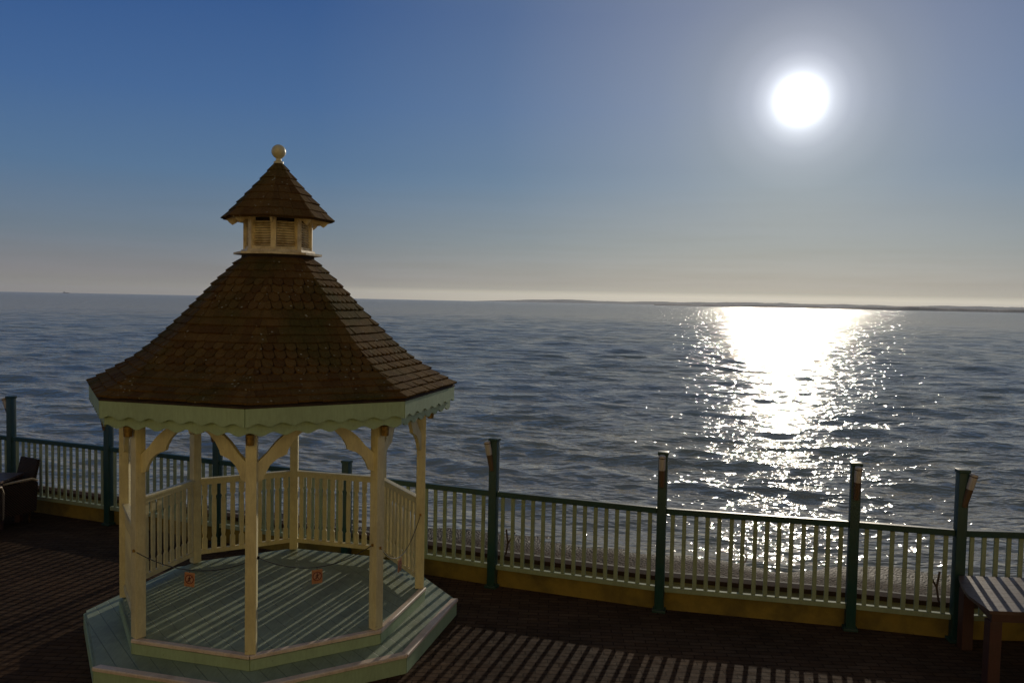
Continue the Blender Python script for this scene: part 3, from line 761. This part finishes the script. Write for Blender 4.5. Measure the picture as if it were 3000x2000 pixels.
# ------------------------------------------------------------------ unseen building, added behind the viewpoint to bounce warm light and block sky
bd = empty('building', (0,-3.5,0)); tag(bd, 'unseen rendered building behind the viewpoint, added for its warm bounce light', 'building')
m = MB()
WALLM, nt, b = newmat('warm_render'); L(nt, ramp(nt, noise(nt, coords(nt), 1.3, 6), [(.3,(.60,.465,.21)),(.7,(.70,.55,.265))]).outputs[0], b.inputs['Base Color']); b.inputs['Roughness'].default_value = .9
m.box(-17,-6,0,17,0,10.5); m.build('wall', WALLM, bd)
m = MB(); m.box(-17.4,-6.4,10.5,17.4,.4,10.75); m.prism([(-17.4,10.751),(17.4,10.751),(14,13),(-14,13)], -6.2, .2); m.build('roof', DARK, bd)
GLASS, nt, b = newmat('window_glass'); b.inputs['Base Color'].default_value = (.02,.025,.03,1); b.inputs['Roughness'].default_value = .05
m = MB(); m.box(-.6,.003,-.9,.6,.05,.9, bev=.01); w0 = m.build('window', CREAM, bd)
m = MB(); m.box(-.5,.051,-.8,.5,.056,.8); g0 = m.build('pane', GLASS, w0)
k = 0
for x in (-14,-10,-6,6,10,14):
    for z in (1.9, 5.6):
        o = w0 if k == 0 else cp(w0, bd); o.location = (x,0,z)
        if k: cp(g0, o)
        k += 1

# ------------------------------------------------------------------ light
sd_ = Vector((math.sin(SUN_AZ)*math.cos(SUN_EL), math.cos(SUN_AZ)*math.cos(SUN_EL), math.sin(SUN_EL)))
sl = bpy.data.lights.new('sun', 'SUN'); sl.energy = 3.9; sl.angle = R(.5); sl.color = (1,.88,.70)
so = bpy.data.objects.new('sun', sl); COL.objects.link(so); so.rotation_euler = sd_.to_track_quat('Z', 'Y').to_euler(); so.location = (10,30,15)
W = bpy.data.worlds.new('World'); S.world = W; W.use_nodes = True; nt = W.node_tree
bg = nt.nodes['Background']; bg.inputs['Strength'].default_value = .06
sky = N(nt, 'ShaderNodeTexSky'); sky.sky_type = 'NISHITA'; sky.sun_disc = False; sky.sun_elevation = SUN_EL; sky.sun_rotation = SUN_AZ
sky.altitude = 0; sky.air_density = 1.0; sky.dust_density = .4; sky.ozone_density = 2.0
EXPO = -1.03
def math_(op, a, b=None, c=None, clamp=False):
    n = nt.nodes.new('ShaderNodeMath'); n.operation = op; n.use_clamp = clamp
    for i, v in enumerate((a, b, c)):
        if v is None: continue
        if isinstance(v, (int, float)): n.inputs[i].default_value = v
        else: L(nt, v, n.inputs[i])
    return n.outputs[0]
tc = N(nt, 'ShaderNodeTexCoord'); dn = N(nt, 'ShaderNodeVectorMath', operation='NORMALIZE'); L(nt, tc.outputs['Generated'], dn.inputs[0])
sx = N(nt, 'ShaderNodeSeparateXYZ'); L(nt, dn.outputs[0], sx.inputs[0])
elev = math_('MULTIPLY', math_('ARCSINE', sx.outputs[2]), 180/PI)
dt = N(nt, 'ShaderNodeVectorMath', operation='DOT_PRODUCT'); L(nt, dn.outputs[0], dt.inputs[0]); dt.inputs[1].default_value = sd_
theta = math_('MULTIPLY', math_('ARCCOSINE', math_('MINIMUM', dt.outputs['Value'], .9999999)), 180/PI)
def srgb(c): return tuple((x/255/12.92 if x/255 <= .04045 else ((x/255+.055)/1.055)**2.4) for x in c)
base = ramp(nt, math_('DIVIDE', elev, 90), [(0, srgb((136,131,126))), (.6/90, srgb((134,132,128))), (1.4/90, srgb((128,127,130))), (4/90, srgb((106,121,137))), (8/90, srgb((82,113,148))), (13/90, srgb((62,98,148))), (19/90, srgb((43,81,138))), (40/90, srgb((76,87,105))), (1, srgb((56,66,86)))])
glow = ramp(nt, math_('DIVIDE', theta, 60), [(0,(3,3,3)), (.9/60,(3,3,3)), (1.3/60,(1.6,1.6,1.55)), (1.7/60,(.92,.91,.86)), (2.2/60,(.64,.62,.55)), (3.0/60,(.43,.405,.33)), (4.2/60,(.31,.285,.20)), (6/60,(.225,.205,.125)), (9/60,(.170,.157,.102)), (13/60,(.125,.118,.076)), (20/60,(.058,.062,.040)), (32/60,(.010,.014,.008)), (55/60,(0,0,0))])
# bright clear strip just over the sea, strongest under the sun
strip = ramp(nt, math_('DIVIDE', elev, 10), [(0,(1,1,1)), (.05,(1,1,1)), (.085,(.35,.35,.35)), (.13,(.24,.24,.24)), (.28,(.17,.17,.17)), (.5,(.10,.10,.10)), (.9,(0,0,0))])
sw_ = ramp(nt, math_('DIVIDE', theta, 60), [(0,(.56,.50,.37)), (14/60,(.54,.48,.35)), (28/60,(.34,.30,.21)), (42/60,(.05,.045,.03)), (1,(0,0,0))])
# faint brownish streaks of haze low in the sky
cv = N(nt, 'ShaderNodeMapping'); cv.inputs['Scale'].default_value = (2.5,2.5,42); L(nt, dn.outputs[0], cv.inputs['Vector'])
cn = noise(nt, cv.outputs[0], 1.6, 6, .6)
cr = ramp(nt, cn, [(.38,(1.02,1.02,1.03)), (.62,(.95,.94,.92)), (.8,(.90,.87,.84))])
lowm = ramp(nt, math_('DIVIDE', elev, 10), [(.06,(0,0,0)), (.16,(1,1,1)), (.45,(.45,.45,.45)), (1,(0,0,0))])
def vadd(a, b, op='ADD'):
    n = N(nt, 'ShaderNodeVectorMath', operation=op); L(nt, a, n.inputs[0])
    if isinstance(b, tuple): n.inputs[1].default_value = b
    else: L(nt, b, n.inputs[1])
    return n.outputs[0]
tot = vadd(vadd(base.outputs[0], glow.outputs[0]), vadd(strip.outputs[0], sw_.outputs[0], 'MULTIPLY'))
cl = mixc(nt, lowm.outputs[0], (1,1,1), cr.outputs[0])
tot = vadd(tot, cl, 'MULTIPLY')
# the physical sky, compressed, keeps its share of the colour
lum = N(nt, 'ShaderNodeRGBToBW'); L(nt, sky.outputs[0], lum.inputs[0])
den = math_('ADD', math_('DIVIDE', lum.outputs[0], 2.2), 1.0)
sc1 = N(nt, 'ShaderNodeVectorMath', operation='SCALE'); L(nt, sky.outputs[0], sc1.inputs[0]); L(nt, math_('DIVIDE', .15, den), sc1.inputs['Scale'])
comb = N(nt, 'ShaderNodeMix'); comb.data_type = 'RGBA'; comb.inputs[0].default_value = .06; L(nt, tot, comb.inputs[6]); L(nt, sc1.outputs[0], comb.inputs[7]); comb.clamp_result = False
fin = N(nt, 'ShaderNodeVectorMath', operation='SCALE'); L(nt, comb.outputs[2], fin.inputs[0]); fin.inputs['Scale'].default_value = 2**(-EXPO)/.1
bg.inputs['Strength'].default_value = .1
L(nt, fin.outputs[0], bg.inputs['Color'])
S.view_settings.view_transform = 'Standard'; S.view_settings.look = 'None'; S.view_settings.gamma = 1; S.view_settings.exposure = EXPO
S.cycles.max_bounces = 8; S.cycles.use_denoising = True
try: S.cycles.denoiser = 'OPENIMAGEDENOISE'
except Exception: pass
S.cycles.sample_clamp_indirect = 6

# ------------------------------------------------------------------ camera
cam = bpy.data.cameras.new('camera'); cam.lens = LENS; cam.sensor_width = 36; cam.clip_end = 100000; cam.clip_start = .1
co = bpy.data.objects.new('camera', cam); COL.objects.link(co); S.camera = co
cp_, sp2 = math.cos(PITCH), math.sin(PITCH)
f = Vector((0,cp_,-sp2)); u = Vector((0,sp2,cp_)); r_ = Vector((1,0,0)); c_, s_ = math.cos(ROLL), math.sin(ROLL)
r2 = c_*r_ + s_*u; u2 = -s_*r_ + c_*u
M = Matrix((r2, u2, -f)).transposed().to_4x4(); M.translation = (0,0,H); co.matrix_world = M
